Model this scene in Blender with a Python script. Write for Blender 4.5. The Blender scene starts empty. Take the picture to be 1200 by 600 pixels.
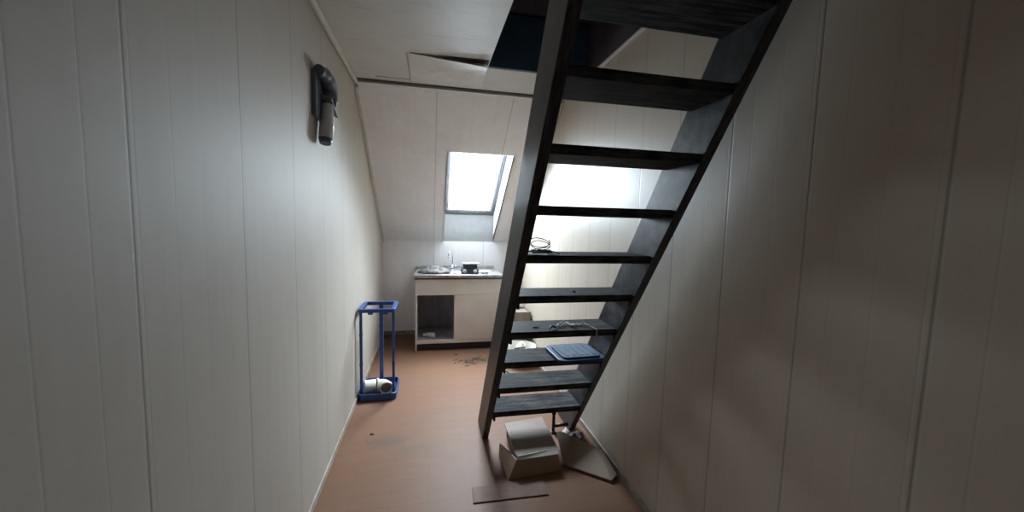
import bpy, bmesh, math, random
from mathutils import Vector, Matrix
random.seed(7)
C = bpy.context.scene.collection
R = math.radians

# ------------------------------------------------------------------ calibration of the room (metres)
XL, XR = -0.595, 1.1375          # left / right wall
YB, ZK = 5.1245, 1.2412          # back knee wall and its height
ZC, YC = 2.603, 3.3066           # flat ceiling and where the roof slope meets it
YN = -1.9                        # wall behind the camera
HX, HY0, HY1 = 0.389, 0.56, 2.783  # hatch in the ceiling
YAW, PITCH, ROLL = 0.2104, -0.0913, 0.026

# ------------------------------------------------------------------ materials
def nodes(m):
    m.use_nodes = True
    nt = m.node_tree; nt.nodes.clear()
    out = nt.nodes.new('ShaderNodeOutputMaterial'); b = nt.nodes.new('ShaderNodeBsdfPrincipled')
    nt.links.new(b.outputs[0], out.inputs[0])
    return nt, b, out
def srgb(r, g, b):
    f = lambda c: (c/255/12.92) if c/255 <= .04045 else ((c/255+.055)/1.055)**2.4
    return (f(r), f(g), f(b), 1)
def mix(nt, fac, a, b, mode='MIX'):
    n = nt.nodes.new('ShaderNodeMix'); n.data_type = 'RGBA'; n.blend_type = mode
    for s, v in ((0, fac), (6, a), (7, b)):
        if hasattr(v, 'links'): nt.links.new(v, n.inputs[s])
        else: n.inputs[s].default_value = v
    return n.outputs[2]
def mth(nt, op, a, b=0.0, c=None):
    n = nt.nodes.new('ShaderNodeMath'); n.operation = op
    for s, v in enumerate((a, b) if c is None else (a, b, c)):
        if hasattr(v, 'links'): nt.links.new(v, n.inputs[s])
        else: n.inputs[s].default_value = v
    return n.outputs[0]
def noise(nt, scale, stretch=(1, 1, 1), detail=4, rough=.55, obj=True):
    tc = nt.nodes.new('ShaderNodeTexCoord'); mp = nt.nodes.new('ShaderNodeMapping')
    mp.inputs['Scale'].default_value = stretch
    nt.links.new(tc.outputs['Object'], mp.inputs['Vector'])
    n = nt.nodes.new('ShaderNodeTexNoise'); n.inputs['Scale'].default_value = scale
    n.inputs['Detail'].default_value = detail; n.inputs['Roughness'].default_value = rough
    nt.links.new(mp.outputs[0], n.inputs['Vector'])
    return n.outputs['Fac']
def ramp(nt, fac, lo, hi):
    n = nt.nodes.new('ShaderNodeMapRange'); n.inputs[1].default_value = lo; n.inputs[2].default_value = hi
    nt.links.new(fac, n.inputs[0]); return n.outputs[0]
def bump(nt, b, h, strength=.3, dist=.01):
    n = nt.nodes.new('ShaderNodeBump'); n.inputs['Strength'].default_value = strength; n.inputs['Distance'].default_value = dist
    nt.links.new(h, n.inputs['Height']); nt.links.new(n.outputs[0], b.inputs['Normal'])
def plain(name, col, rough=.5, metal=0, vary=.12, scale=14, stretch=(1, 1, 1), spec=.5, bmp=0):
    m = bpy.data.materials.new(name); nt, b, _ = nodes(m)
    f = noise(nt, scale, stretch)
    dark = tuple(c*(1-vary*1.6) for c in col[:3])+(1,); lite = tuple(min(1, c*(1+vary)) for c in col[:3])+(1,)
    nt.links.new(mix(nt, ramp(nt, f, .3, .7), dark, lite), b.inputs['Base Color'])
    b.inputs['Roughness'].default_value = rough; b.inputs['Metallic'].default_value = metal
    b.inputs['Specular IOR Level'].default_value = spec
    if bmp: bump(nt, b, f, bmp)
    return m
def panel_mat(name, col, axis, period, offset, rough=.4, fine=.1, spec=.5, dirt=.35, groove=.45):
    """glossy wall boarding: joints every `period` m along the axis (0 = X, 1 = Y), faint tongue lines every `fine` m"""
    m = bpy.data.materials.new(name); nt, b, _ = nodes(m)
    tc = nt.nodes.new('ShaderNodeTexCoord'); sp = nt.nodes.new('ShaderNodeSeparateXYZ')
    nt.links.new(tc.outputs['Object'], sp.inputs[0]); co = sp.outputs[axis]
    def joint(per, off, w):
        t = mth(nt, 'FRACT', mth(nt, 'DIVIDE', mth(nt, 'SUBTRACT', co, off-100*per), per))
        d = mth(nt, 'MINIMUM', t, mth(nt, 'SUBTRACT', 1.0, t))
        n = nt.nodes.new('ShaderNodeMapRange'); n.inputs[1].default_value = 0; n.inputs[2].default_value = w/per
        n.inputs[3].default_value = 1; n.inputs[4].default_value = 0
        nt.links.new(d, n.inputs[0]); return n.outputs[0]
    j1 = joint(period, offset, .006); j2 = joint(fine, offset+.017, .004)
    st = (7, 7, .5) if axis < 2 else (1, 1, 1)
    f = noise(nt, 3, st, 5)
    g = noise(nt, 1.7, (1, 1, 1), 5, .65)
    lo = tuple(c*.95 for c in col[:3])+(1,)
    c1 = mix(nt, ramp(nt, f, .3, .7), lo, col)
    brown = (col[0]*.72, col[1]*.62, col[2]*.52, 1)
    c2 = mix(nt, mth(nt, 'MULTIPLY', ramp(nt, g, .5, .8), dirt), c1, brown)
    c3 = mix(nt, mth(nt, 'MULTIPLY', j1, groove), c2, (.06, .055, .05, 1))
    c4 = mix(nt, mth(nt, 'MULTIPLY', j2, groove*.15), c3, (.10, .09, .08, 1))
    nt.links.new(c4, b.inputs['Base Color'])
    b.inputs['Roughness'].default_value = rough; b.inputs['Specular IOR Level'].default_value = spec
    h = mth(nt, 'SUBTRACT', mth(nt, 'MULTIPLY', f, .02), mth(nt, 'ADD', j1, mth(nt, 'MULTIPLY', j2, .35)))
    bump(nt, b, h, .25, .002)
    return m
M = {}
M['wall_l'] = panel_mat('left wall boarding', (.47, .43, .38, 1), 1, .48, 2.85, .62, .12, .3)
M['wall_r'] = panel_mat('right wall boarding', (.52, .45, .37, 1), 1, .33, 2.96, .42, .11, .42)
M['wall_b'] = panel_mat('slope boarding', (.88, .86, .88, 1), 0, .65, .045, .55)
M['white_trim'] = plain('white moulding', (.66, .64, .60, 1), .4, vary=.06)
M['dirty_trim'] = plain('dirty skirting', (.30, .24, .20, 1), .6, vary=.25, scale=20)
M['board'] = plain('whitish lining board with shade in colour', (.27, .27, .27, 1), .5, vary=.05)  # board is whitish; the grey puts shade under the window into its colour
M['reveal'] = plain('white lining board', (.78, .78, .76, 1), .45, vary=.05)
M['ceil'] = None
def ceil_mat():
    m = bpy.data.materials.new('scuffed ceiling board'); nt, b, _ = nodes(m)
    f = noise(nt, 3, (1, 1, 1)); s = noise(nt, 14, (.25, 3, 1), 6, .7)
    c = mix(nt, ramp(nt, f, .3, .7), (.56, .55, .53, 1), (.64, .63, .61, 1))
    c = mix(nt, mth(nt, 'MULTIPLY', ramp(nt, s, .60, .72), .45), c, (.22, .19, .17, 1))
    nt.links.new(c, b.inputs['Base Color']); b.inputs['Roughness'].default_value = .5
    bump(nt, b, s, .15, .004); return m
M['ceil'] = ceil_mat()
def dark_wood(name, base, dust, amount, stretch, rough=.38, lo=.42, hi=.68, spec=.3):
    m = bpy.data.materials.new(name); nt, b, _ = nodes(m)
    f = noise(nt, 6, stretch, 8, .65); g = noise(nt, 5, (1, 1, 1), 6, .7)
    c = mix(nt, ramp(nt, f, .35, .65), tuple(v*.6 for v in base[:3])+(1,), base)
    k = mth(nt, 'MULTIPLY', mth(nt, 'MULTIPLY', ramp(nt, f, lo, hi), ramp(nt, g, .3, .62)), amount)
    nt.links.new(mix(nt, k, c, dust), b.inputs['Base Color'])
    nt.links.new(mth(nt, 'ADD', mth(nt, 'MULTIPLY', k, .3), rough), b.inputs['Roughness'])
    b.inputs['Specular IOR Level'].default_value = spec; bump(nt, b, f, .2, .003); return m
M['stringer'] = dark_wood('dark stained stringer wood', (.030, .030, .036, 1), (.16, .155, .16, 1), .55, (14, 2, 2))
M['tread'] = dark_wood('scuffed dusty dark tread wood', (.015, .018, .024, 1), (.115, .112, .105, 1), 1.0, (.8, 7, 7), .6, .40, .60, .04)
M['header'] = plain('blue black painted header board', (.05, .10, .17, 1), .6, vary=.15, scale=4)
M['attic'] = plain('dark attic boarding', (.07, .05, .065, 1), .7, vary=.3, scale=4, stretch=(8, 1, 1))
def floor_mat():
    m = bpy.data.materials.new('pinkish brown laminate floor'); nt, b, _ = nodes(m)
    tc = nt.nodes.new('ShaderNodeTexCoord'); sp = nt.nodes.new('ShaderNodeSeparateXYZ')
    nt.links.new(tc.outputs['Object'], sp.inputs[0]); x, y = sp.outputs[0], sp.outputs[1]
    br = nt.nodes.new('ShaderNodeTexBrick'); nt.links.new(tc.outputs['Object'], br.inputs['Vector'])
    br.inputs['Scale'].default_value = 1; br.inputs['Brick Width'].default_value = .42; br.inputs['Row Height'].default_value = .105
    br.inputs['Mortar Size'].default_value = .0018; br.inputs['Mortar Smooth'].default_value = .3; br.inputs['Bias'].default_value = 0
    br.inputs['Color1'].default_value = (.190, .098, .060, 1); br.inputs['Color2'].default_value = (.198, .103, .064, 1)
    br.inputs['Mortar'].default_value = (.160, .080, .048, 1)
    f = noise(nt, 7, (.6, 3, 1), 6); g = noise(nt, 1.3, (1, 1, 1), 5, .6)
    c = mix(nt, mth(nt, 'MULTIPLY', ramp(nt, f, .35, .7), .22), br.outputs['Color'], (.225, .135, .092, 1))
    c = mix(nt, mth(nt, 'MULTIPLY', ramp(nt, g, .48, .75), .35), c, (.155, .108, .080, 1))
    def blob(cx, cy, rx, ry, col, amt, c):
        dx = mth(nt, 'DIVIDE', mth(nt, 'SUBTRACT', x, cx), rx); dy = mth(nt, 'DIVIDE', mth(nt, 'SUBTRACT', y, cy), ry)
        d = mth(nt, 'SQRT', mth(nt, 'ADD', mth(nt, 'MULTIPLY', dx, dx), mth(nt, 'MULTIPLY', dy, dy)))
        n = noise(nt, 26, (1, 1, 1), 6, .7)
        d = mth(nt, 'ADD', d, mth(nt, 'MULTIPLY', mth(nt, 'SUBTRACT', n, .5), 2.2))
        k = nt.nodes.new('ShaderNodeMapRange'); k.inputs[1].default_value = .4; k.inputs[2].default_value = 1.1
        k.inputs[3].default_value = amt; k.inputs[4].default_value = 0; nt.links.new(d, k.inputs[0])
        return mix(nt, k.outputs[0], c, col)
    c = blob(.48, 4.06, .22, .13, (.10, .065, .045, 1), .8, c)
    c = blob(.10, 3.95, .35, .22, (.26, .15, .09, 1), .35, c)
    c = blob(-.28, 2.62, .16, .09, (.105, .085, .062, 1), .5, c)
    c = blob(-.05, 2.5, .2, .1, (.12, .09, .065, 1), .3, c)
    nt.links.new(c, b.inputs['Base Color'])
    b.inputs['Roughness'].default_value = .5; b.inputs['Specular IOR Level'].default_value = .12
    bump(nt, b, f, .06, .003); return m
M['floor'] = floor_mat()
M['cab'] = plain('cream melamine', (.64, .59, .55, 1), .42, vary=.04, scale=5)
M['cab_in'] = plain('cabinet inside with shade in colour', (.46, .45, .48, 1), .6, vary=.15, scale=4, stretch=(3, 3, 1))  # white carcass inside, its shade put into this grey
M['black'] = plain('black plinth laminate', (.012, .012, .016, 1), .4)
M['steel'] = plain('stained stainless steel', (.62, .62, .62, 1), .28, .85, vary=.25, scale=16)
M['chrome'] = plain('chrome', (.75, .76, .78, 1), .12, 1, vary=.03)
M['blue'] = plain('blue plastic', (.016, .062, .215, 1), .38, vary=.12)
M['lidblue'] = plain('steel blue plastic', (.018, .062, .125, 1), .5, vary=.07, spec=.2)
M['slot'] = plain('dark slot', (.02, .03, .05, 1), .6)
M['pvc'] = plain('off white pvc', (.70, .69, .62, 1), .4, vary=.08)
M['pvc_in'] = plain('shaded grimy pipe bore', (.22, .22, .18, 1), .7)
M['seal'] = plain('brown grime seal', (.14, .10, .08, 1), .7)
M['cable'] = plain('black cable sheath', (.03, .028, .03, 1), .4)
M['string'] = plain('off white string', (.60, .60, .58, 1), .8)
M['cloth'] = plain('dusty grey cloth', (.17, .155, .145, 1), .95, vary=.3, scale=30, bmp=.4)
M['paper'] = plain('white crumpled paper', (.72, .72, .70, 1), .8, vary=.08, scale=20)
M['bowl'] = plain('cream enamel', (.74, .70, .62, 1), .35, vary=.08)
M['device'] = plain('black device plastic', (.03, .034, .04, 1), .35)
M['device_top'] = plain('pale worn device top', (.48, .50, .50, 1), .4, vary=.25)
M['green'] = plain('dark green scrap', (.05, .075, .05, 1), .6)
M['carton'] = plain('beige board', (.19, .135, .10, 1), .6, vary=.12, scale=9)
M['cartonwhite'] = plain('cream laminated board', (.31, .225, .16, 1), .5, vary=.07, scale=9)
M['brownbox'] = plain('grey brown cardboard', (.25, .20, .17, 1), .8, vary=.12)
M['brownboard'] = plain('reddish brown thin board', (.17, .095, .07, 1), .75, vary=.15, scale=9)
M['edge'] = plain('dark gap and board edge', (.07, .05, .045, 1), .6)
M['blackmetal'] = plain('black painted metal', (.012, .012, .013, 1), .4, .2)
M['fitdark'] = plain('dark slate plastic', (.11, .125, .16, 1), .45, vary=.15)
M['fitgrey'] = plain('pale grey plastic', (.62, .62, .66, 1), .35, vary=.08)
M['frame'] = plain('grey window frame', (.09, .095, .115, 1), .4, vary=.1)
M['sash'] = plain('pale window sash', (.50, .50, .48, 1), .4, vary=.08)
M['debris'] = plain('brown litter', (.10, .07, .05, 1), .9, vary=.4, scale=40)
M['plaster'] = plain('pale plaster crumbs', (.50, .47, .43, 1), .9, vary=.2, scale=40)
def glass_mat():
    m = bpy.data.materials.new('window glass'); m.use_nodes = True; nt = m.node_tree; nt.nodes.clear()
    o = nt.nodes.new('ShaderNodeOutputMaterial'); mx = nt.nodes.new('ShaderNodeMixShader')
    t = nt.nodes.new('ShaderNodeBsdfTransparent'); g = nt.nodes.new('ShaderNodeBsdfGlossy')
    n = nt.nodes.new('ShaderNodeTexNoise'); n.inputs['Scale'].default_value = 4
    mr = nt.nodes.new('ShaderNodeMapRange'); mr.inputs[3].default_value = .03; mr.inputs[4].default_value = .07
    nt.links.new(n.outputs['Fac'], mr.inputs[0]); nt.links.new(mr.outputs[0], mx.inputs[0])
    g.inputs['Roughness'].default_value = .05; t.inputs['Color'].default_value = (.95, .97, .97, 1)
    nt.links.new(t.outputs[0], mx.inputs[1]); nt.links.new(g.outputs[0], mx.inputs[2]); nt.links.new(mx.outputs[0], o.inputs[0])
    return m
M['glass'] = glass_mat()
# ------------------------------------------------------------------ mesh helpers
def face(bm, vs):
    try: return bm.faces.new(vs)
    except ValueError: return None
def box(bm, x0, x1, y0, y1, z0, z1):
    v = [bm.verts.new((x, y, z)) for z in (z0, z1) for y in (y0, y1) for x in (x0, x1)]
    for q in ((0, 2, 3, 1), (4, 5, 7, 6), (0, 1, 5, 4), (2, 6, 7, 3), (0, 4, 6, 2), (1, 3, 7, 5)): face(bm, [v[i] for i in q])
def slab(bm, pts, off):
    """polygon in space pushed along `off` into a closed solid"""
    off = Vector(off); a = [bm.verts.new(p) for p in pts]; b = [bm.verts.new(Vector(p)+off) for p in pts]
    face(bm, a); face(bm, b[::-1]); n = len(pts)
    for i in range(n): face(bm, [a[i], b[i], b[(i+1) % n], a[(i+1) % n]])
def prism_x(bm, yz, x0, x1): slab(bm, [(x0, y, z) for y, z in yz], (x1-x0, 0, 0))
def prism_z(bm, xy, z0, z1): slab(bm, [(x, y, z0) for x, y in xy], (0, 0, z1-z0))
def smooth_path(pts, n=6):
    P = [Vector(p) for p in pts]; o = []
    for i in range(len(P)-1):
        a, b, c, d = P[max(i-1, 0)], P[i], P[i+1], P[min(i+2, len(P)-1)]
        for k in range(n):
            t = k/n
            o.append(.5*((2*b)+(c-a)*t+(2*a-5*b+4*c-d)*t*t+(3*b-a-3*c+d)*t**3))
    return o+[P[-1]]
def tube(bm, pts, r, seg=10, cap=True):
    P = [Vector(p) for p in pts]; rs = r if isinstance(r, (list, tuple)) else [r]*len(P); rings = []
    up = Vector((0, 0, 1))
    t0 = (P[1]-P[0]).normalized()
    if abs(t0.dot(up)) > .9: up = Vector((1, 0, 0))
    for i, p in enumerate(P):
        t = (P[min(i+1, len(P)-1)]-P[max(i-1, 0)]).normalized()
        s = t.cross(up)
        if s.length < 1e-4: s = t.cross(Vector((0, 1, 0)))
        s.normalize(); up = s.cross(t).normalized()
        rings.append([bm.verts.new(p+(s*math.cos(a)+up*math.sin(a))*rs[i]) for a in [2*math.pi*k/seg for k in range(seg)]])
    for a, b in zip(rings, rings[1:]):
        for k in range(seg):
            f = face(bm, [a[k], b[k], b[(k+1) % seg], a[(k+1) % seg]]); 
            if f: f.smooth = True
    if cap: face(bm, rings[0]); face(bm, rings[-1][::-1])
def lathe(bm, prof, origin=(0, 0, 0), axis=(0, 0, 1), seg=28):
    ax = Vector(axis).normalized(); u = ax.orthogonal().normalized(); w = ax.cross(u); O = Vector(origin); rings = []
    for r, h in prof:
        if r < 1e-5: rings.append([bm.verts.new(O+ax*h)]); continue
        rings.append([bm.verts.new(O+ax*h+(u*math.cos(a)+w*math.sin(a))*r) for a in [2*math.pi*k/seg for k in range(seg)]])
    for a, b in zip(rings, rings[1:]):
        for k in range(seg):
            q = [a[k % len(a)], a[(k+1) % len(a)], b[(k+1) % len(b)], b[k % len(b)]]
            q = list(dict.fromkeys(q)); f = face(bm, q) if len(q) > 2 else None
            if f: f.smooth = True
def rrect(x0, x1, y0, y1, r, n=5):
    o = []
    for cx, cy, a0 in ((x1-r, y1-r, 0), (x0+r, y1-r, 90), (x0+r, y0+r, 180), (x1-r, y0+r, 270)):
        for k in range(n+1):
            a = R(a0+90*k/n); o.append((cx+r*math.cos(a), cy+r*math.sin(a)))
    return o
def obj(name, bm, mat, parent=None, bevel=0, seg=2, sub=0):
    bmesh.ops.recalc_face_normals(bm, faces=bm.faces[:])
    me = bpy.data.meshes.new(name); bm.to_mesh(me); bm.free()
    o = bpy.data.objects.new(name, me); C.objects.link(o); me.materials.append(mat)
    if parent:
        o.parent = parent
    if bevel:
        b = o.modifiers.new('bevel', 'BEVEL'); b.width = bevel; b.segments = seg; b.limit_method = 'ANGLE'; b.angle_limit = R(40)
    if sub:
        s = o.modifiers.new('sub', 'SUBSURF'); s.levels = s.render_levels = sub
    return o
def B(fn, *a):
    bm = bmesh.new(); fn(bm, *a); return bm
def shift(bm, v):
    bmesh.ops.translate(bm, vec=Vector(v), verts=bm.verts[:]); return bm
def thing(name, label, cat, loc=(0, 0, 0), rz=0, group=None):
    o = bpy.data.objects.new(name, None); C.objects.link(o); o.empty_display_size = .1
    o.location = loc; o.rotation_euler = (0, 0, rz); o['label'] = label; o['category'] = cat
    if group: o['group'] = group
    return o
def tag(o, label, cat, group=None, kind=None):
    o['label'] = label; o['category'] = cat
    if group: o['group'] = group
    if kind: o['kind'] = kind
    return o
def struct(name, bm, mat, label=None, cat=None, bevel=0, parent=None):
    o = obj(name, bm, mat, parent, bevel)
    if not parent: o['kind'] = 'structure'
    if label: o['label'] = label; o['category'] = cat
    return o

# ------------------------------------------------------------------ room shell
T = .12
struct('floor', B(box, XL-T, XR+T, YN-T, YB+T, -T, 0), M['floor'], 'pinkish brown laminate floor with dirt stains', 'floor')
struct('wall_left', B(box, XL-T, XL, YN-T, YB+T, 0, ZC+.01), M['wall_l'], 'long pale boarded wall on the left', 'wall')
struct('wall_right', B(box, XR, XR+T, YN-T, YB+T, 0, ZC), M['wall_r'], 'glossy cream boarded wall behind the staircase', 'wall')
struct('wall_back', B(box, XL, XR, YB, YB+T, 0, ZK), M['wall_b'], 'low knee wall behind the sink cabinet', 'wall')
struct('wall_behind', B(box, XL, XR, YN-T, YN, 0, ZC), M['wall_l'], 'plain boarded wall behind the viewer', 'wall')
# sloping wall with the skylight opening
SX0, SX1 = .165, .825
OPT = (3.872, ZC-(3.872-YC)*(ZC-ZK)/(YB-YC))      # top of the opening on the slope (Y, Z)
def on_slope(y): return ZC-(y-YC)*(ZC-ZK)/(YB-YC)
nY, nZ = (ZC-ZK), (YB-YC); nl = math.hypot(nY, nZ); nY /= nl; nZ /= nl   # outward normal
bm = bmesh.new()
thk = (0, nY*.05, nZ*.05)
def sl(x, y): return (x, y, on_slope(y))
for pts in ([sl(XL, YC), sl(SX0, YC), sl(SX0, YB), sl(XL, YB)], [sl(SX1, YC), sl(XR, YC), sl(XR, YB), sl(SX1, YB)],
            [sl(SX0, YC), sl(SX1, YC), sl(SX1, OPT[0]), sl(SX0, OPT[0])]):
    slab(bm, pts, thk)
struct('wall_slope', bm, M['wall_b'], 'sloping boarded wall around the skylight', 'wall')
# skylight lining
D = .30
W0 = (YB, ZK+D/nZ)                                     # bottom of the window plane
W1 = (OPT[0]+nY*D, OPT[1]+nZ*D)                        # top of the window plane
bm = bmesh.new()
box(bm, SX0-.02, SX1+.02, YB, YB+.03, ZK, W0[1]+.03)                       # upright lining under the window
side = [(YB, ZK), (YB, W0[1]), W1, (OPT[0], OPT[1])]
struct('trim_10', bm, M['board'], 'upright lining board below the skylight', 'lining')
bm = bmesh.new()
prism_x(bm, side, SX0-.02, SX0); prism_x(bm, side, SX1, SX1+.02)
slab(bm, [(SX0-.02, OPT[0], OPT[1]), (SX1+.02, OPT[0], OPT[1]), (SX1+.02, W1[0], W1[1]), (SX0-.02, W1[0], W1[1])], (0, -nZ*.02, nY*.02))
struct('trim_1', bm, M['reveal'], 'white lining boards of the skylight recess', 'lining')
# window in the recess
win = thing('window_1', 'bright skylight with grey frame set in sloping wall', 'window', (0, W0[0], W0[1])); win['kind'] = 'structure'
L = math.hypot(W1[0]-W0[0], W1[1]-W0[1]); ey, ez = (W1[0]-W0[0])/L, (W1[1]-W0[1])/L
def wbox(bm, x0, x1, s0, s1, d0, d1):
    p = [(x, ey*s+nY*0, ez*s) for x, s in ((x0, s0), (x1, s0), (x1, s1), (x0, s1))]
    slab(bm, [(x, y+nY*d0, z+nZ*d0) for x, y, z in p], (0, nY*(d1-d0), nZ*(d1-d0)))
def ring(bm, x0, x1, s0, s1, w, d0, d1):
    wbox(bm, x0, x1, s0, s0+w, d0, d1); wbox(bm, x0, x1, s1-w, s1, d0, d1)
    wbox(bm, x0, x0+w, s0+w, s1-w, d0, d1); wbox(bm, x1-w, x1, s0+w, s1-w, d0, d1)
bm = bmesh.new(); ring(bm, SX0-.02, SX1+.02, -.01, L+.03, .055, -.02, .06); obj('window_frame', bm, M['frame'], win, .003)
bm = bmesh.new(); ring(bm, SX0+.036, SX1-.036, .046, L-.02, .03, -.005, .05); sash = obj('sash', bm, M['sash'], win, .003)
bm = bmesh.new(); wbox(bm, SX0+.05, SX1-.05, .06, L-.03, .02, .026); obj('pane', bm, M['glass'], sash)
# flat ceiling with the hatch opening
bm = bmesh.new()
box(bm, XL, HX, YN, YC, ZC, ZC+.04); box(bm, HX, XR, HY1+.03, YC, ZC, ZC+.04); box(bm, HX, XR, YN, HY0, ZC, ZC+.04)
struct('ceiling', bm, M['ceil'], 'scuffed pale board ceiling with stair hatch', 'ceiling')
# hatch shaft and the dark attic it opens into
bm = bmesh.new()
HT = 2.98
box(bm, HX-.03, HX, HY0-.03, HY1, ZC+.04, HT); box(bm, XR, XR+.03, HY0-.03, HY1, ZC, HT); box(bm, HX-.03, XR, HY0-.03, HY0, ZC+.04, HT)
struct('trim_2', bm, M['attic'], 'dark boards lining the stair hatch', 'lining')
bm = bmesh.new(); box(bm, HX-.03, XR+.03, HY1, HY1+.03, ZC+.0005, HT-.01); struct('trim_12', bm, M['header'], 'dark blue header board at the far side of the hatch', 'header')
bm = bmesh.new()
RI = (1.0, on_slope(1.0))
box(bm, XL-T, XL, YN, YC, ZC+.01, 4.6); box(bm, XR+.03, XR+T, YN, YC, ZC, 4.6); box(bm, XL, XR+.03, YN-T, YN, ZC, 4.6)
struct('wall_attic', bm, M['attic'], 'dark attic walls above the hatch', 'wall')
bm = bmesh.new()
slab(bm, [(XL, YC, ZC), (XR+.03, YC, ZC), (XR+.03, RI[0], RI[1]), (XL, RI[0], RI[1])], thk)
slab(bm, [(XL, RI[0], RI[1]), (XR+.03, RI[0], RI[1]), (XR+.03, YN, RI[1]), (XL, YN, RI[1])], (0, 0, .06))
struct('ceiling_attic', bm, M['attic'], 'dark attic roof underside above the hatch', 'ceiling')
# mouldings
bm = bmesh.new(); prism_x(bm, [(YC-.012, ZC-.022), (YC+.03, on_slope(YC+.03)), (YC-.0, ZC), (YC-.004, ZC-.004)], XL, XR)
struct('trim_3', bm, M['white_trim'], 'white moulding where ceiling meets slope', 'moulding')
bm = bmesh.new(); box(bm, XL+.002, XR, YC-.035, YC-.012, ZC-.005, ZC); struct('trim_4', bm, M['edge'], 'dark strip drawn as gap shade along the ceiling joint', 'gap')  # solid dark strip, the shade of the gap put into its colour
sly = (0, -nY*.028, -nZ*.028)
bm = bmesh.new(); slab(bm, [(XL, YC+.04, on_slope(YC+.04)), (XL+.03, YC+.04, on_slope(YC+.04)), (XL+.03, YB, ZK), (XL, YB, ZK)], sly)
struct('trim_5', bm, M['white_trim'], 'white corner moulding down the left edge of the slope', 'moulding', .006)
bm = bmesh.new(); slab(bm, [(XR-.03, YC+.02, on_slope(YC+.02)), (XR, YC+.02, on_slope(YC+.02)), (XR, YB, ZK), (XR-.03, YB, ZK)], sly)
struct('trim_6', bm, M['white_trim'], 'white corner moulding down the right edge of the slope', 'moulding', .006)
bm = bmesh.new(); box(bm, XL, XL+.032, YN, YC-.005, ZC-.03, ZC); struct('trim_7', bm, M['white_trim'], 'white moulding along the top of the left wall', 'moulding', .01)
bm = bmesh.new(); box(bm, XR-.022, XR, HY0, YC-.02, ZC-.022, ZC-.001); struct('trim_8', bm, M['white_trim'], 'white moulding along the top of the right wall', 'moulding', .006)
bm = bmesh.new(); box(bm, XL, XR, YB-.012, YB, 0, .055); struct('baseboard_back', bm, M['dirty_trim'], 'low brown skirting on the knee wall', 'skirting', .003)
bm = bmesh.new(); box(bm, XL, XL+.01, YN, YB-.012, 0, .045); struct('baseboard_left', bm, plain('worn pale skirting', (.40, .34, .29, 1), .6, vary=.2), 'thin dirty skirting along left wall', 'skirting', .003)
bm = bmesh.new(); box(bm, XR-.01, XR, YN, YB-.012, 0, .04); struct('baseboard_right', bm, M['dirty_trim'], 'thin dark skirting along right wall', 'skirting', .003)
bm = bmesh.new(); slab(bm, [(.039, 2.685, ZC-.0035), (.38, 2.672, ZC-.0035), (.385, 2.75, ZC-.0035)], (0, 0, .003)); struct('trim_11', bm, M['attic'], 'dark wedge drawn as gap shade above the sagging ceiling sheet', 'gap')  # thin dark slab stands in for shade inside the gap
# loose ceiling sheet
bm = bmesh.new()
slab(bm, [(-.14, 2.692, ZC-.006), (.372, 2.70, ZC-.04), (.388, 3.14, ZC-.018), (-.156, 3.11, ZC-.006)], (0, 0, .003))
tag(obj('ceiling_sheet', bm, M['white_trim']), 'loose pale sheet sagging from the ceiling beside the hatch', 'sheet')
bm = bmesh.new(); box(bm, -.165, -.155, 2.70, 3.24, ZC-.003, ZC); box(bm, -.42, -.165, 3.19, 3.2, ZC-.003, ZC)
struct('trim_9', bm, plain('ceiling joint strip', (.36, .34, .31, 1), .6), 'thin joint lines across the ceiling', 'joint')

# ------------------------------------------------------------------ staircase
ty, dy, tz, dz = 2.3504, -.1479, .2898, .2113
K = dy/dz
N0 = ty-K*tz; F0 = N0+.255
S1, S2 = .4086, 1.0077
stair = thing('staircase', 'steep dark wooden open staircase rising to the ceiling hatch', 'staircase', (0, 0, 0))
zt = 2.75
sec = [(N0, 0), (F0, 0), (F0+K*zt, zt), (N0+K*zt, zt)]
obj('stringer', B(prism_x, sec, S1-.044, S1), M['stringer'], stair, .003)
obj('stringer', B(prism_x, sec, S2, S2+.042), M['stringer'], stair, .003)
tread0 = None
OFF = [-.037, -.022, -.016, -.010]+[0]*8        # the lowest treads sit a little low
for k in range(11):
    if k == 0:
        bm = bmesh.new(); box(bm, S1, S2, 0, .225, 0, .036)
        tread0 = obj('tread', bm, M['tread'], stair, .003); t = tread0
    else:
        t = tread0.copy(); C.objects.link(t); t.parent = stair
    t.location = (0, ty+k*dy+.004, tz+k*dz+OFF[k])
for k in range(5):
    for x0, x1 in ((S1, S1+.014), (S2-.014, S2)):
        bm = bmesh.new(); box(bm, x0, x1, ty+k*dy+.012, ty+k*dy+.20, tz+k*dz-.03+OFF[k], tz+k*dz-.0005+OFF[k]); obj('cleat', bm, M['stringer'], stair, .002)
def tread_top(k): return tz+k*dz+.036+OFF[k]
def tread_near(k): return ty+k*dy

# ------------------------------------------------------------------ sink cabinet
CX0, CX1, CY0, CY1 = -.165, .835, 4.44, 5.10
cab = thing('sink_cabinet', 'cream sink cabinet with a missing left door and black plinth', 'cabinet', (0, 0, 0))
bm = bmesh.new()
box(bm, CX0, CX0+.018, CY0+.018, CY1, .0, .865); box(bm, CX1-.018, CX1, CY0+.018, CY1, .0, .865)
box(bm, CX0+.018, CX1-.018, CY0+.018, CY1, .085, .103)
box(bm, CX0, CX1, CY0, CY0+.018, .655, .865)
box(bm, CX0, CX1, CY0, CY0+.018, .085, .125)
box(bm, CX0, CX0+.02, CY0, CY0+.018, .125, .655)
obj('body', bm, M['cab'], cab, .002)
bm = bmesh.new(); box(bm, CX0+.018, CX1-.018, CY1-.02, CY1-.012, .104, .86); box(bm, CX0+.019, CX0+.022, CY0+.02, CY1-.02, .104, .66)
box(bm, .60, .603, CY0+.02, CY1-.02, .104, .66); box(bm, CX0+.022, .60, CY0+.02, CY1-.02, .104, .106)
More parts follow.
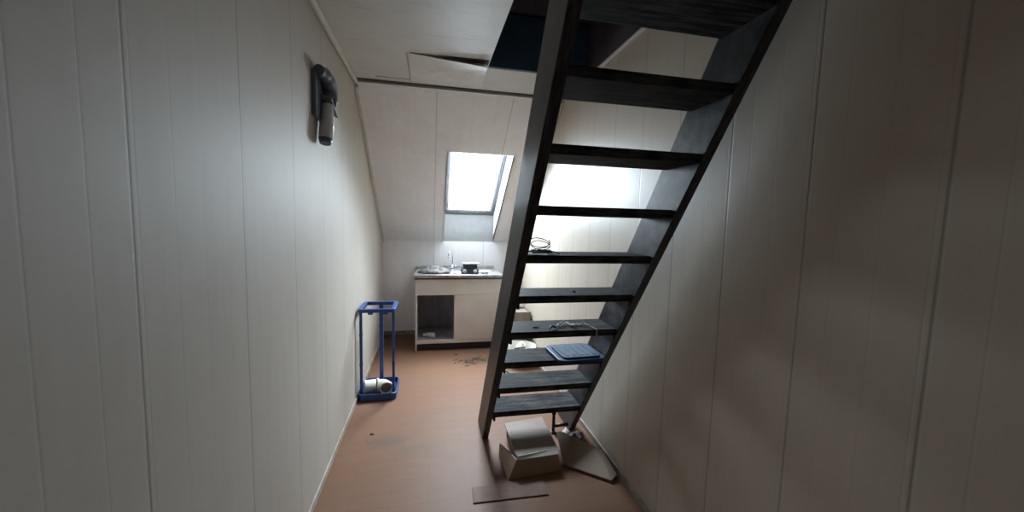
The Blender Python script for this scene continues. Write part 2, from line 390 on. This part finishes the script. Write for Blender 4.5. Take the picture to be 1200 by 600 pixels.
obj('lining', bm, M['cab_in'], cab)  # thin sheets over the white carcass carry the painted shade
bm = bmesh.new(); box(bm, .28, CX1, CY0-.004, CY0+.014, .127, .652); obj('door', bm, M['cab'], cab, .003)
bm = bmesh.new(); box(bm, .28-.006, .28, CY0, CY0+.016, .127, .652); obj('edge_strip', bm, M['white_trim'], cab)
bm = bmesh.new(); box(bm, CX0+.018, CX1-.018, CY0+.02, CY0+.035, .003, .084); obj('plinth', bm, M['black'], cab)
# steel sink top
top = thing('kitchen_sink', 'stained stainless steel sink top lying on the cream cabinet', 'sink', (0, 0, 0))
TX0, TX1, TY0, TY1 = -.185, .845, 4.418, 5.115
z0, z1 = .866, .886
bx0, bx1, by0, by1 = -.10, .22, 4.55, 4.92
bm = bmesh.new()
box(bm, TX0, bx0, TY0, TY1, z0, z1); box(bm, bx1, TX1, TY0, TY1, z0, z1); box(bm, bx0, bx1, TY0, by0, z0, z1); box(bm, bx0, bx1, by1, TY1, z0, z1)
box(bm, TX0, TX1, TY0-.003, TY0+.008, z0-.006, z1+.004); box(bm, TX0, TX1, TY1-.012, TY1, z1, z1+.03)
for i in range(8): box(bm, .42+i*.045, .432+i*.045, 4.52, 4.98, z1, z1+.003)
obj('worktop', bm, M['steel'], top, .002)
bm = bmesh.new(); box(bm, bx0-.002, bx0, by0, by1, .74, z0); box(bm, bx1, bx1+.002, by0, by1, .74, z0)
box(bm, bx0, bx1, by0-.002, by0, .74, z0); box(bm, bx0, bx1, by1, by1+.002, .74, z0); box(bm, bx0, bx1, by0, by1, .738, .74)
obj('basin', bm, M['steel'], top)
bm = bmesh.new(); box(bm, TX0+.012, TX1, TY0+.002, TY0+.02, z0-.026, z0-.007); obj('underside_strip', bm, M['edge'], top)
# tap
tap = thing('faucet', 'chrome swan neck tap standing at the back of the sink', 'tap', (.277, 4.97, z1+.001))
bm = bmesh.new(); lathe(bm, [(0, 0), (.026, 0), (.026, .012), (.016, .02), (.016, .06), (0, .062)], (0, 0, 0)); obj('base', bm, M['chrome'], tap)
bm = bmesh.new(); tube(bm, smooth_path([(0, 0, .05), (.004, 0, .13), (-.002, -.01, .20), (-.018, -.04, .235), (-.038, -.075, .235), (-.05, -.10, .205), (-.052, -.105, .175)]), .0085); obj('spout', bm, M['chrome'], tap)
bm = bmesh.new(); tube(bm, [(0, 0, .04), (.035, -.008, .045), (.06, -.012, .05)], [.007, .006, .008]); obj('handle', bm, M['chrome'], tap)
bm = bmesh.new(); tube(bm, [(-.052, -.105, .18), (-.053, -.106, .155)], .012); obj('nozzle', bm, M['chrome'], tap)

def lump(name, cx, cy, z, rx, ry, h, mat, seed, res=(16, 12), rough=.35):
    """low crumpled heap with a closed underside"""
    rnd = random.Random(seed); bm = bmesh.new(); nx, ny = res; g = []
    ph = [(rnd.uniform(2, 9), rnd.uniform(2, 9), rnd.uniform(0, 6)) for _ in range(5)]
    for j in range(ny+1):
        row = []
        for i in range(nx+1):
            u, v = 2*i/nx-1, 2*j/ny-1
            x, y = u*math.sqrt(1-v*v/2), v*math.sqrt(1-u*u/2)
            e = max(0, 1-(x*x+y*y))
            w = sum(math.sin(a*u+b*v+c) for a, b, c in ph)/5
            k = 1+.10*math.sin(5*math.atan2(y, x)+seed)
            zz = h*(e**.6)*(1+rough*1.5*w+rough*rnd.uniform(-.5, .5))
            row.append(bm.verts.new((cx+rx*x*k, cy+ry*y*k, z+max(zz, 0))))
        g.append(row)
    for j in range(ny):
        for i in range(nx):
            f = face(bm, [g[j][i], g[j][i+1], g[j+1][i+1], g[j+1][i]]); f.smooth = True
    rim = [g[0][i] for i in range(nx+1)]+[g[j][nx] for j in range(1, ny+1)]+[g[ny][i] for i in range(nx-1, -1, -1)]+[g[j][0] for j in range(ny-1, 0, -1)]
    face(bm, rim[::-1])
    return obj(name, bm, mat)
tag(lump('rag', .045, 4.72, z1+.001, .185, .17, .055, M['cloth'], 3, (22, 16), .5), 'dusty grey crumpled rag heaped over the left side of the sink', 'rag')
tag(lump('crumpled_foil', .66, 4.70, z1+.004, .085, .07, .018, M['paper'], 5, (12, 9), .6), 'white crumpled wrapper lying right of the black device', 'wrapper')
tag(lump('crumpled_foil', .33, 4.60, z1+.004, .06, .07, .014, M['paper'], 9, (12, 9), .6), 'white crumpled wrapper lying left of the black device', 'wrapper')
bm = bmesh.new(); tube(bm, [(.60, 4.50, z1+.012), (.67, 4.47, z1+.011)], [.005, .007]); tag(obj('pen', bm, M['device']), 'short dark stick near the front edge of the sink top', 'stick')
# black device
dv = thing('portable_radio', 'black boxy device with pale top standing on the sink top', 'device', (.465, 4.62, z1+.004))
bm = bmesh.new(); prism_z(bm, rrect(-.105, .105, -.07, .07, .02), 0, .05); obj('base', bm, M['device'], dv, .006)
bm = bmesh.new(); prism_z(bm, rrect(-.078, .09, -.055, .065, .015), .052, .105); obj('body', bm, M['device'], dv, .005)
bm = bmesh.new(); prism_z(bm, rrect(-.085, .112, -.062, .075, .02), .107, .122); obj('lid', bm, M['device_top'], dv, .004)
for x in (-.065, .06):
    bm = bmesh.new(); lathe(bm, [(0, .012), (.012, .012), (.022, .008), (.024, 0), (0, 0)], (x, -.07, .026), (0, -1, 0), 20); obj('knob', bm, M['device_top'], dv)
# bottle lying inside the open compartment
bt = thing('bottle', 'small white plastic bottle lying in the open cabinet compartment', 'bottle', (.005, 4.62, .106), R(-12))
bm = bmesh.new(); lathe(bm, [(0, -.06), (.026, -.058), (.03, -.045), (.03, .03), (.014, .05), (.013, .062), (0, .062)], (0, 0, .031), (-1, 0, 0), 20); obj('body', bm, M['paper'], bt)
bm = bmesh.new(); lathe(bm, [(0, .063), (.017, .063), (.017, .09), (0, .09)], (0, 0, .031), (-1, 0, 0), 16); obj('cap', bm, M['reveal'], bt)

# ------------------------------------------------------------------ blue stand and pipe
st = thing('blue_rack', 'tall open blue plastic rack with a base tray against left wall', 'rack', (0, 0, 0))
a0, a1, b0, b1 = -.580, -.283, 3.24, 3.60
zt = .775
bm = bmesh.new()
def frame_ring(bm, x0, x1, y0, y1, r, w, z0, z1):
    o = rrect(x0, x1, y0, y1, r); i = rrect(x0+w, x1-w, y0+w, y1-w, max(r-w, .008)); n = len(o)
    vo0 = [bm.verts.new((x, y, z0)) for x, y in o]; vo1 = [bm.verts.new((x, y, z1)) for x, y in o]
    vi0 = [bm.verts.new((x, y, z0)) for x, y in i]; vi1 = [bm.verts.new((x, y, z1)) for x, y in i]
    for k in range(n):
        m = (k+1) % n
        face(bm, [vo0[k], vo0[m], vo1[m], vo1[k]]); face(bm, [vi0[k], vi1[k], vi1[m], vi0[m]])
        face(bm, [vo1[k], vo1[m], vi1[m], vi1[k]]); face(bm, [vo0[k], vi0[k], vi0[m], vo0[m]])
frame_ring(bm, a0, a1, b0+.03, b1, .04, .035, zt-.03, zt)
obj('top_ring', bm, M['blue'], st, .004)
for x in (-.48, -.36):
    bm = bmesh.new(); box(bm, x-.02, x+.02, b0+.028, b0+.045, zt-.045, zt-.02); obj('clip', bm, M['blue'], st, .003)
def leg(x, y, w, d, zz0, zz1, lx=0):
    bm = bmesh.new(); slab(bm, [(x-w+lx, y-d, zz0), (x+w+lx, y-d, zz0), (x+w+lx, y+d, zz0), (x-w+lx, y+d, zz0)], (-lx, 0, zz1-zz0))
    for z in (.3, .55): box(bm, x-w-.003, x+w+.003, y-d-.003, y+d+.003, z, z+.014)
    obj('leg', bm, M['blue'], st, .003)
leg(-.558, b0+.055, .011, .011, .03, zt-.02); leg(-.30, b0+.055, .011, .011, .03, zt-.02)
leg(-.43, b1-.02, .017, .012, .03, zt-.02)
bm = bmesh.new(); prism_z(bm, rrect(a0-.003, a1+.01, b0, b1, .05), .006, .024); frame_ring(bm, a0-.003, a1+.01, b0, b1, .05, .012, .024, .062)
obj('tray', bm, M['blue'], st, .004)
for x in (a0+.04, a1-.03):
    for y in (b0+.04, b1-.04):
        bm = bmesh.new(); lathe(bm, [(0, 0), (.013, 0), (.013, .008), (0, .008)], (x, y, 0), seg=14); obj('foot', bm, M['black'], st)
pf = thing('pipe_elbow', 'off white plastic pipe elbow lying in the tray of the blue rack', 'pipe', (-.462, 3.375, .0845), R(3)); pf.scale = (.9, .9, .9)
def hollow(bm, P, r, ri):
    tube(bm, P, r, 24, False); tube(bm, P, ri, 24, False)
    vs = bm.verts[:]; 
bm = bmesh.new(); lathe(bm, [(.051, 0), (.064, 0), (.064, .012), (.059, .02), (.059, .112), (.050, .112), (.051, 0)], (-.095, -.02, 0), (1, .12, 0)); sk = obj('socket', bm, M['pvc'], pf)
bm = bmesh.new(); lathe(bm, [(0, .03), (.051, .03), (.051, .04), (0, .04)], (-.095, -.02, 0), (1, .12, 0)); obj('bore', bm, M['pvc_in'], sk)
bm = bmesh.new(); lathe(bm, [(.0, 0), (.0605, 0), (.0605, .006), (0, .006)], (.012, -.006, 0), (1, .1, 0)); obj('seal', bm, M['seal'], pf)
bm = bmesh.new(); lathe(bm, [(0, 0), (.064, 0), (.066, .008), (.064, .018), (0, .018)], (.019, -.006, 0), (1, .1, 0)); obj('collar', bm, M['pvc'], pf)
bm = bmesh.new(); tube(bm, smooth_path([(.03, -.004, 0), (.07, -.006, 0), (.10, -.035, 0), (.108, -.07, 0)], 5), .054, 24); obj('elbow', bm, M['pvc'], pf)
bm = bmesh.new(); lathe(bm, [(.046, .0), (.056, 0), (.061, .008), (.061, .04), (.051, .04), (.046, .0)], (.106, -.06, 0), (.12, -1, 0)); sk = obj('socket', bm, M['pvc'], pf)
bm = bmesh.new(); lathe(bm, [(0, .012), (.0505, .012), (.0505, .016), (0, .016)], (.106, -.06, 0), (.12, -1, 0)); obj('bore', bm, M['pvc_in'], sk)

# ------------------------------------------------------------------ fitting on the left wall
ft = thing('wall_fitting', 'dark slate wall fitting with a pale grey lower tube on left wall', 'wall fitting', (XL, 2.27, 2.1))
bm = bmesh.new(); box(bm, 0, .022, -.09, .07, -.06, .17); obj('back_plate', bm, M['fitdark'], ft, .006)
bm = bmesh.new(); tube(bm, smooth_path([(.03, -.07, .17), (.045, .0, .165), (.05, .06, .13), (.05, .085, .08), (.045, .07, .05)]), [.03]*4+[.036]*4+[.04]*16+[.036], 18); obj('hood', bm, M['fitdark'], ft)
bm = bmesh.new(); lathe(bm, [(0, 0), (.04, 0), (.043, .02), (.04, .05), (0, .05)], (.04, .072, .055), (-.1, -.1, 1), 20); obj('knob', bm, M['fitdark'], ft)
bm = bmesh.new(); slab(bm, [(.02, -.02, .06), (.075, .0, .05), (.08, .125, -.02), (.02, .08, .0)], (0, 0, .012)); obj('fin', bm, M['fitdark'], ft, .003)
bm = bmesh.new(); tube(bm, [(.042, .035, .03), (.044, .03, -.05), (.042, 0, -.16)], [.03, .036, .036], 20); tb = obj('tube', bm, M['fitgrey'], ft)
bm = bmesh.new(); tube(bm, [(.0437, .027, -.072), (.0432, .0235, -.084)], .0375, 20); obj('band', bm, M['reveal'], tb)
bm = bmesh.new(); tube(bm, [(.042, .0, -.16), (.041, -.006, -.185)], [.036, .028], 20); obj('end_cap', bm, M['fitdark'], tb)

# ------------------------------------------------------------------ things on the treads
z3 = tread_top(2)
ld = thing('container_lid', 'blue ribbed plastic container lid lying on a lower tread', 'lid', (.853, tread_near(2)+.077, z3+.001), R(3))
bm = bmesh.new(); prism_z(bm, rrect(-.145, .145, -.15, .14, .045), 0, .022); obj('rim', bm, M['lidblue'], ld, .006)
bm = bmesh.new(); prism_z(bm, rrect(-.115, .12, -.125, .095, .03), .0222, .032)
for i in range(5): box(bm, -.09+i*.042, -.07+i*.042, -.10, .07, .032, .0345)
obj('raised_panel', bm, M['lidblue'], ld, .003)
for i in range(6):
    bm = bmesh.new(); box(bm, -.105+i*.036, -.083+i*.036, .105, .119, .0222, .0235); obj('slot', bm, M['slot'], ld)
z6 = tread_top(5); y6 = tread_near(5)
pts = []
for i in range(60):
    a = i/60*2*math.pi*2.15; w = .1+.9*(i/60)
    pts.append((.492+.047*math.cos(a)+.006*math.sin(a*.5), y6+.085+.035*math.sin(a), z6+.012+.022*(1+math.sin(a))+.026*(i/60)))
pts = pts[::-1]
tail = [(.52, y6+.05, z6+.018), (.545, y6+.03, z6+.014), (.565, y6+.008, z6+.005)]
base = []
for i in range(50):
    a = i/50*2*math.pi*2.6
    base.append((.49+.06*math.cos(a), y6+.08+.045*math.sin(a), z6+.005+.010*(i/50)))
bm = bmesh.new(); tube(bm, smooth_path(tail[::-1]+[(.53, y6+.06, z6+.02)]+base[::-1][4:40:3][::-1]+pts[::-1][0:60:3], 4), .0022, 8)
tag(obj('cable_coil', bm, M['cable']), 'thin black cable coiled at left end of a middle tread', 'cable')
bm = bmesh.new(); slab(bm, [(.425, y6+.03, z6+.0005), (.51, y6+.02, z6+.0005), (.535, y6+.13, z6+.0005), (.43, y6+.15, z6+.0005)], (0, 0, .0012))
tag(obj('paper_scrap', bm, M['paper']), 'white paper scrap lying under the coiled black cable', 'paper')
z4 = tread_top(3); y4 = tread_near(3)
rnd = random.Random(4); P = []
for i in range(22):
    t = i/21; P.append((.70+.16*t+rnd.uniform(-.035, .035), y4+.11-.03*t+rnd.uniform(-.05, .05), z4+.004+rnd.uniform(0, .010)))
P += [(.885, y4+.02, z4+.004), (.888, y4-.001, z4+.001), (.889, y4-.006, z4-.03), (.878, y4-.008, z4-.07), (.884, y4-.006, z4-.11)]
bm = bmesh.new(); tube(bm, smooth_path(P, 5), .0026, 7); tag(obj('string', bm, M['string']), 'tangled white string trailing over the edge of a tread', 'string')
bm = bmesh.new(); tube(bm, smooth_path([(.63, y4+.02, z4+.006), (.64, y4+.035, z4+.016), (.66, y4+.045, z4+.014), (.672, y4+.04, z4+.006)]), [.004]*6+[.006]*12+[.003], 8)
tag(obj('hook', bm, M['cable']), 'small dark hooked bit lying left of the white string', 'hook')
bm = bmesh.new(); tube(bm, [(.55, y4+.075, z4+.004), (.585, y4+.08, z4+.004)], .003, 7); tag(obj('nail', bm, M['debris']), 'thin brown nail lying on the tread with the string', 'nail')
z5 = tread_top(4); y5 = tread_near(4)
tag(lump('plaster_crumb', .73, y5+.10, z5, .008, .007, .008, M['debris'], 2, (6, 6)), 'small brown crumb on the tread above the string', 'crumb')
tag(lump('plaster_crumb', .62, tread_near(0)+.09, tread_top(0), .006, .006, .005, M['plaster'], 6, (6, 6)), 'tiny pale crumb on the lowest tread', 'crumb')

# ------------------------------------------------------------------ beyond the stairs
bw = thing('enamel_bowl', 'wide cream enamel bowl of rubbish on the floor behind stairs', 'bowl', (.95, 3.93, 0))
bm = bmesh.new(); lathe(bm, [(0, .0), (.10, 0), (.115, .01), (.155, .12), (.172, .185), (.180, .19), (.178, .195), (.166, .190), (.148, .12), (.108, .014), (0, .012)], seg=36); obj('shell', bm, M['bowl'], bw)
tag(lump('plastic_bag', 0.975, 3.94, .10, .078, .078, .11, M['paper'], 12, (14, 12), .3), 'crumpled grey white plastic bag stuffed in the enamel bowl', 'bag')
bm = bmesh.new(); slab(bm, [(.88, 3.88, .17), (.98, 3.80, .205), (.99, 3.82, .205), (.89, 3.90, .17)], (0, 0, .012)); tag(obj('wood_stick', bm, M['debris']), 'brown stick poking out of the enamel bowl', 'stick')
bx = thing('cardboard_box', 'grey brown cardboard box standing between sink cabinet and right wall', 'box', (0, 0, 0))
bm = bmesh.new()
q0, q1, r0, r1, h = .875, 1.12, 4.14, 4.42, .505
box(bm, q0, q1, r0, r0+.006, 0, h); box(bm, q0, q1, r1-.006, r1, 0, h); box(bm, q0, q0+.006, r0+.006, r1-.006, 0, h); box(bm, q1-.006, q1, r0+.006, r1-.006, 0, h)
box(bm, q0+.006, q1-.006, r0+.006, r1-.006, 0, .006); box(bm, q0+.006, q1-.006, r0+.006, r1-.006, h-.03, h-.024)
obj('body', bm, M['brownbox'], bx)
bm = bmesh.new(); slab(bm, [(q0, r1, h), (q1, r1, h), (q1-.01, r1+.06, h+.05), (q0, r1+.05, h+.07)], (0, .005, 0)); obj('flap', bm, M['brownbox'], bx)
bm = bmesh.new(); slab(bm, [(.76, 3.70, .001), (.82, 3.68, .001), (.835, 3.60, .001), (.80, 3.585, .001)], (0, 0, .012)); tag(obj('green_scrap', bm, M['green']), 'dark green scrap lying on the floor before the bowl', 'scrap')

# ------------------------------------------------------------------ debris at the foot of the stairs
ct = thing('flat_carton', 'shallow cream board carton lying on floor under the lowest tread', 'carton', (0, 0, 0))
bm = bmesh.new(); slab(bm, [(.457, 2.096, 0), (.802, 2.124, 0), (.782, 2.141, .100), (.518, 2.125, .100)], (-.002, .012, 0)); obj('front_wall', bm, M['cartonwhite'], ct, .003)
bm = bmesh.new(); slab(bm, [(.457, 2.098, 0), (.515, 2.127, .100), (.441, 2.309, .10), (.445, 2.34, 0)], (.012, .002, 0)); obj('side_wall', bm, M['cartonwhite'], ct, .003)
bm = bmesh.new(); slab(bm, [(.518, 2.122, .100), (.786, 2.139, .100), (.792, 2.172, .117), (.521, 2.137, .117)], (0, .006, .0)); obj('front_rim', bm, M['white_trim'], ct, .002)
bm = bmesh.new(); slab(bm, [(.515, 2.143, .110), (.792, 2.178, .110), (.817, 2.618, .082), (.524, 2.568, .082)], (0, 0, .008)); obj('lid_panel', bm, M['carton'], ct, .002)
bm = bmesh.new(); box(bm, .535, .78, 2.19, 2.54, .002, .078); obj('body', bm, M['carton'], ct, .004)
# leaning broken board: all corners in one tilted plane
A = Vector((.826, 2.16, .016)); Bv = Vector((1.056, 1.965, .016)); Dv = Vector((.852, 2.384, .100))
nn = (Bv-A).cross(Dv-A).normalized()
if nn.z < 0: nn = -nn
bp = [tuple(A), tuple(Bv), (1.105, 1.992, .031), (1.083, 2.158, .088), (.88, 2.378, .107), tuple(Dv)]
bm = bmesh.new(); slab(bm, bp, tuple(nn*-.016)); tag(obj('broken_board', bm, M['cartonwhite'], None, .002), 'cream broken board lying tilted against the skirting right of the carton', 'board')
bm = bmesh.new(); slab(bm, [(.236, 1.94, .0005), (.66, 1.933, .0005), (.66, 2.07, .0005), (.242, 2.062, .0005)], (0, 0, .006))
tag(obj('thin_board', bm, M['brownboard'], None, .001), 'thin reddish brown board lying flat in front of the carton', 'board')
br = thing('metal_bracket', 'black metal stand with upright post beneath the lowest tread', 'bracket', (.885, 2.545, 0))
bm = bmesh.new(); tube(bm, [(0, 0, 0), (0, 0, .14)], .011, 14); obj('post', bm, M['blackmetal'], br)
bm = bmesh.new(); lathe(bm, [(0, 0), (.015, 0), (.017, .006), (.015, .018), (0, .02)], (0, 0, .14), seg=16); obj('knob', bm, M['blackmetal'], br)
bm = bmesh.new(); tube(bm, [(0, 0, .05), (.055, -.005, .056), (.108, -.01, .06)], [.011, .013, .015], 12); obj('bar', bm, M['blackmetal'], br)
bm = bmesh.new(); box(bm, -.02, .02, -.02, .02, 0, .012); obj('base', bm, M['blackmetal'], br, .003)
tag(lump('rag', 1.00, 2.38, 0, .07, .05, .07, M['cloth'], 21, (12, 10), .5), 'small grey rag bundled behind the tilted broken board', 'rag')
tag(lump('plaster_lump', .955, 2.47, 0, .045, .035, .05, M['plaster'], 22, (8, 7), .4), 'pale plaster lump beside the black metal stand', 'plaster lump')
# litter
bm = bmesh.new(); rnd = random.Random(11)
for i in range(46):
    x, y = rnd.gauss(.47, .11), rnd.gauss(4.06, .06)
    a = rnd.uniform(0, 3.14); l, w = rnd.uniform(.008, .035), rnd.uniform(.004, .012)
    c, s = math.cos(a), math.sin(a)
    slab(bm, [(x+c*l, y+s*l, .001), (x-s*w, y+c*w, .001), (x-c*l, y-s*l, .001), (x+s*w, y-c*w, .001)], (0, 0, rnd.uniform(.002, .006)))
tag(obj('litter', bm, M['debris']), 'scattered dark flakes of litter before the sink cabinet', 'litter', None, 'stuff')
tag(lump('dirt_clod', -.396, 2.732, 0, .016, .011, .008, M['debris'], 31, (7, 7)), 'small dark clod on open floor before the blue rack', 'clod')

# ------------------------------------------------------------------ daylight and camera
w = bpy.data.worlds.new('overcast sky'); bpy.context.scene.world = w; w.use_nodes = True
nt = w.node_tree; bg = nt.nodes['Background']
bg.inputs[0].default_value = (.78, .89, 1.0, 1)
tc = nt.nodes.new('ShaderNodeTexCoord'); dot = nt.nodes.new('ShaderNodeVectorMath'); dot.operation = 'DOT_PRODUCT'
dot.inputs[1].default_value = Vector((.0, .86, .51)).normalized(); nt.links.new(tc.outputs['Generated'], dot.inputs[0])
mr = nt.nodes.new('ShaderNodeMapRange'); mr.interpolation_type = 'SMOOTHSTEP'
mr.inputs[1].default_value = .25; mr.inputs[2].default_value = 1; mr.inputs[3].default_value = 13; mr.inputs[4].default_value = 84
nt.links.new(dot.outputs['Value'], mr.inputs[0]); nt.links.new(mr.outputs[0], bg.inputs[1])
pl = bpy.data.lights.new('skylight_portal', 'AREA'); pl.shape = 'RECTANGLE'; pl.size = SX1-SX0+.0; pl.size_y = L
pl.cycles.is_portal = True
po = bpy.data.objects.new('skylight_portal', pl); C.objects.link(po)
mid = Vector(((SX0+SX1)/2, (W0[0]+W1[0])/2+nY*.08, (W0[1]+W1[1])/2+nZ*.08))
zax = Vector((0, nY, nZ)); xax = Vector((1, 0, 0)); yax = zax.cross(xax)
po.matrix_world = Matrix.Translation(mid) @ Matrix((xax, yax, zax)).transposed().to_4x4()
cam = bpy.data.cameras.new('camera'); co = bpy.data.objects.new('camera', cam); C.objects.link(co)
cam.sensor_fit = 'HORIZONTAL'; cam.sensor_width = 36; cam.lens = 450/1200*36; cam.clip_start = .02
f = Vector((math.sin(YAW)*math.cos(PITCH), math.cos(YAW)*math.cos(PITCH), math.sin(PITCH)))
r = Vector((math.cos(YAW), -math.sin(YAW), 0)); u = r.cross(f)
c_, s_ = math.cos(ROLL), math.sin(ROLL)
rr, uu = r*c_+u*s_, u*c_-r*s_
co.matrix_world = Matrix.Translation((0, 0, 1.53)) @ Matrix((rr, uu, -f)).transposed().to_4x4()
sc = bpy.context.scene; sc.camera = co
sc.view_settings.view_transform = 'Standard'; sc.view_settings.look = 'None'; sc.view_settings.gamma = 1
sc.view_settings.use_curve_mapping = False; sc.view_settings.exposure = .42
cy = sc.cycles
cy.max_bounces = 14; cy.diffuse_bounces = 10; cy.glossy_bounces = 5; cy.transparent_max_bounces = 12
cy.caustics_reflective = False; cy.caustics_refractive = False; cy.sample_clamp_indirect = 6
cy.use_denoising = True
try: cy.denoiser = 'OPENIMAGEDENOISE'
except Exception: pass
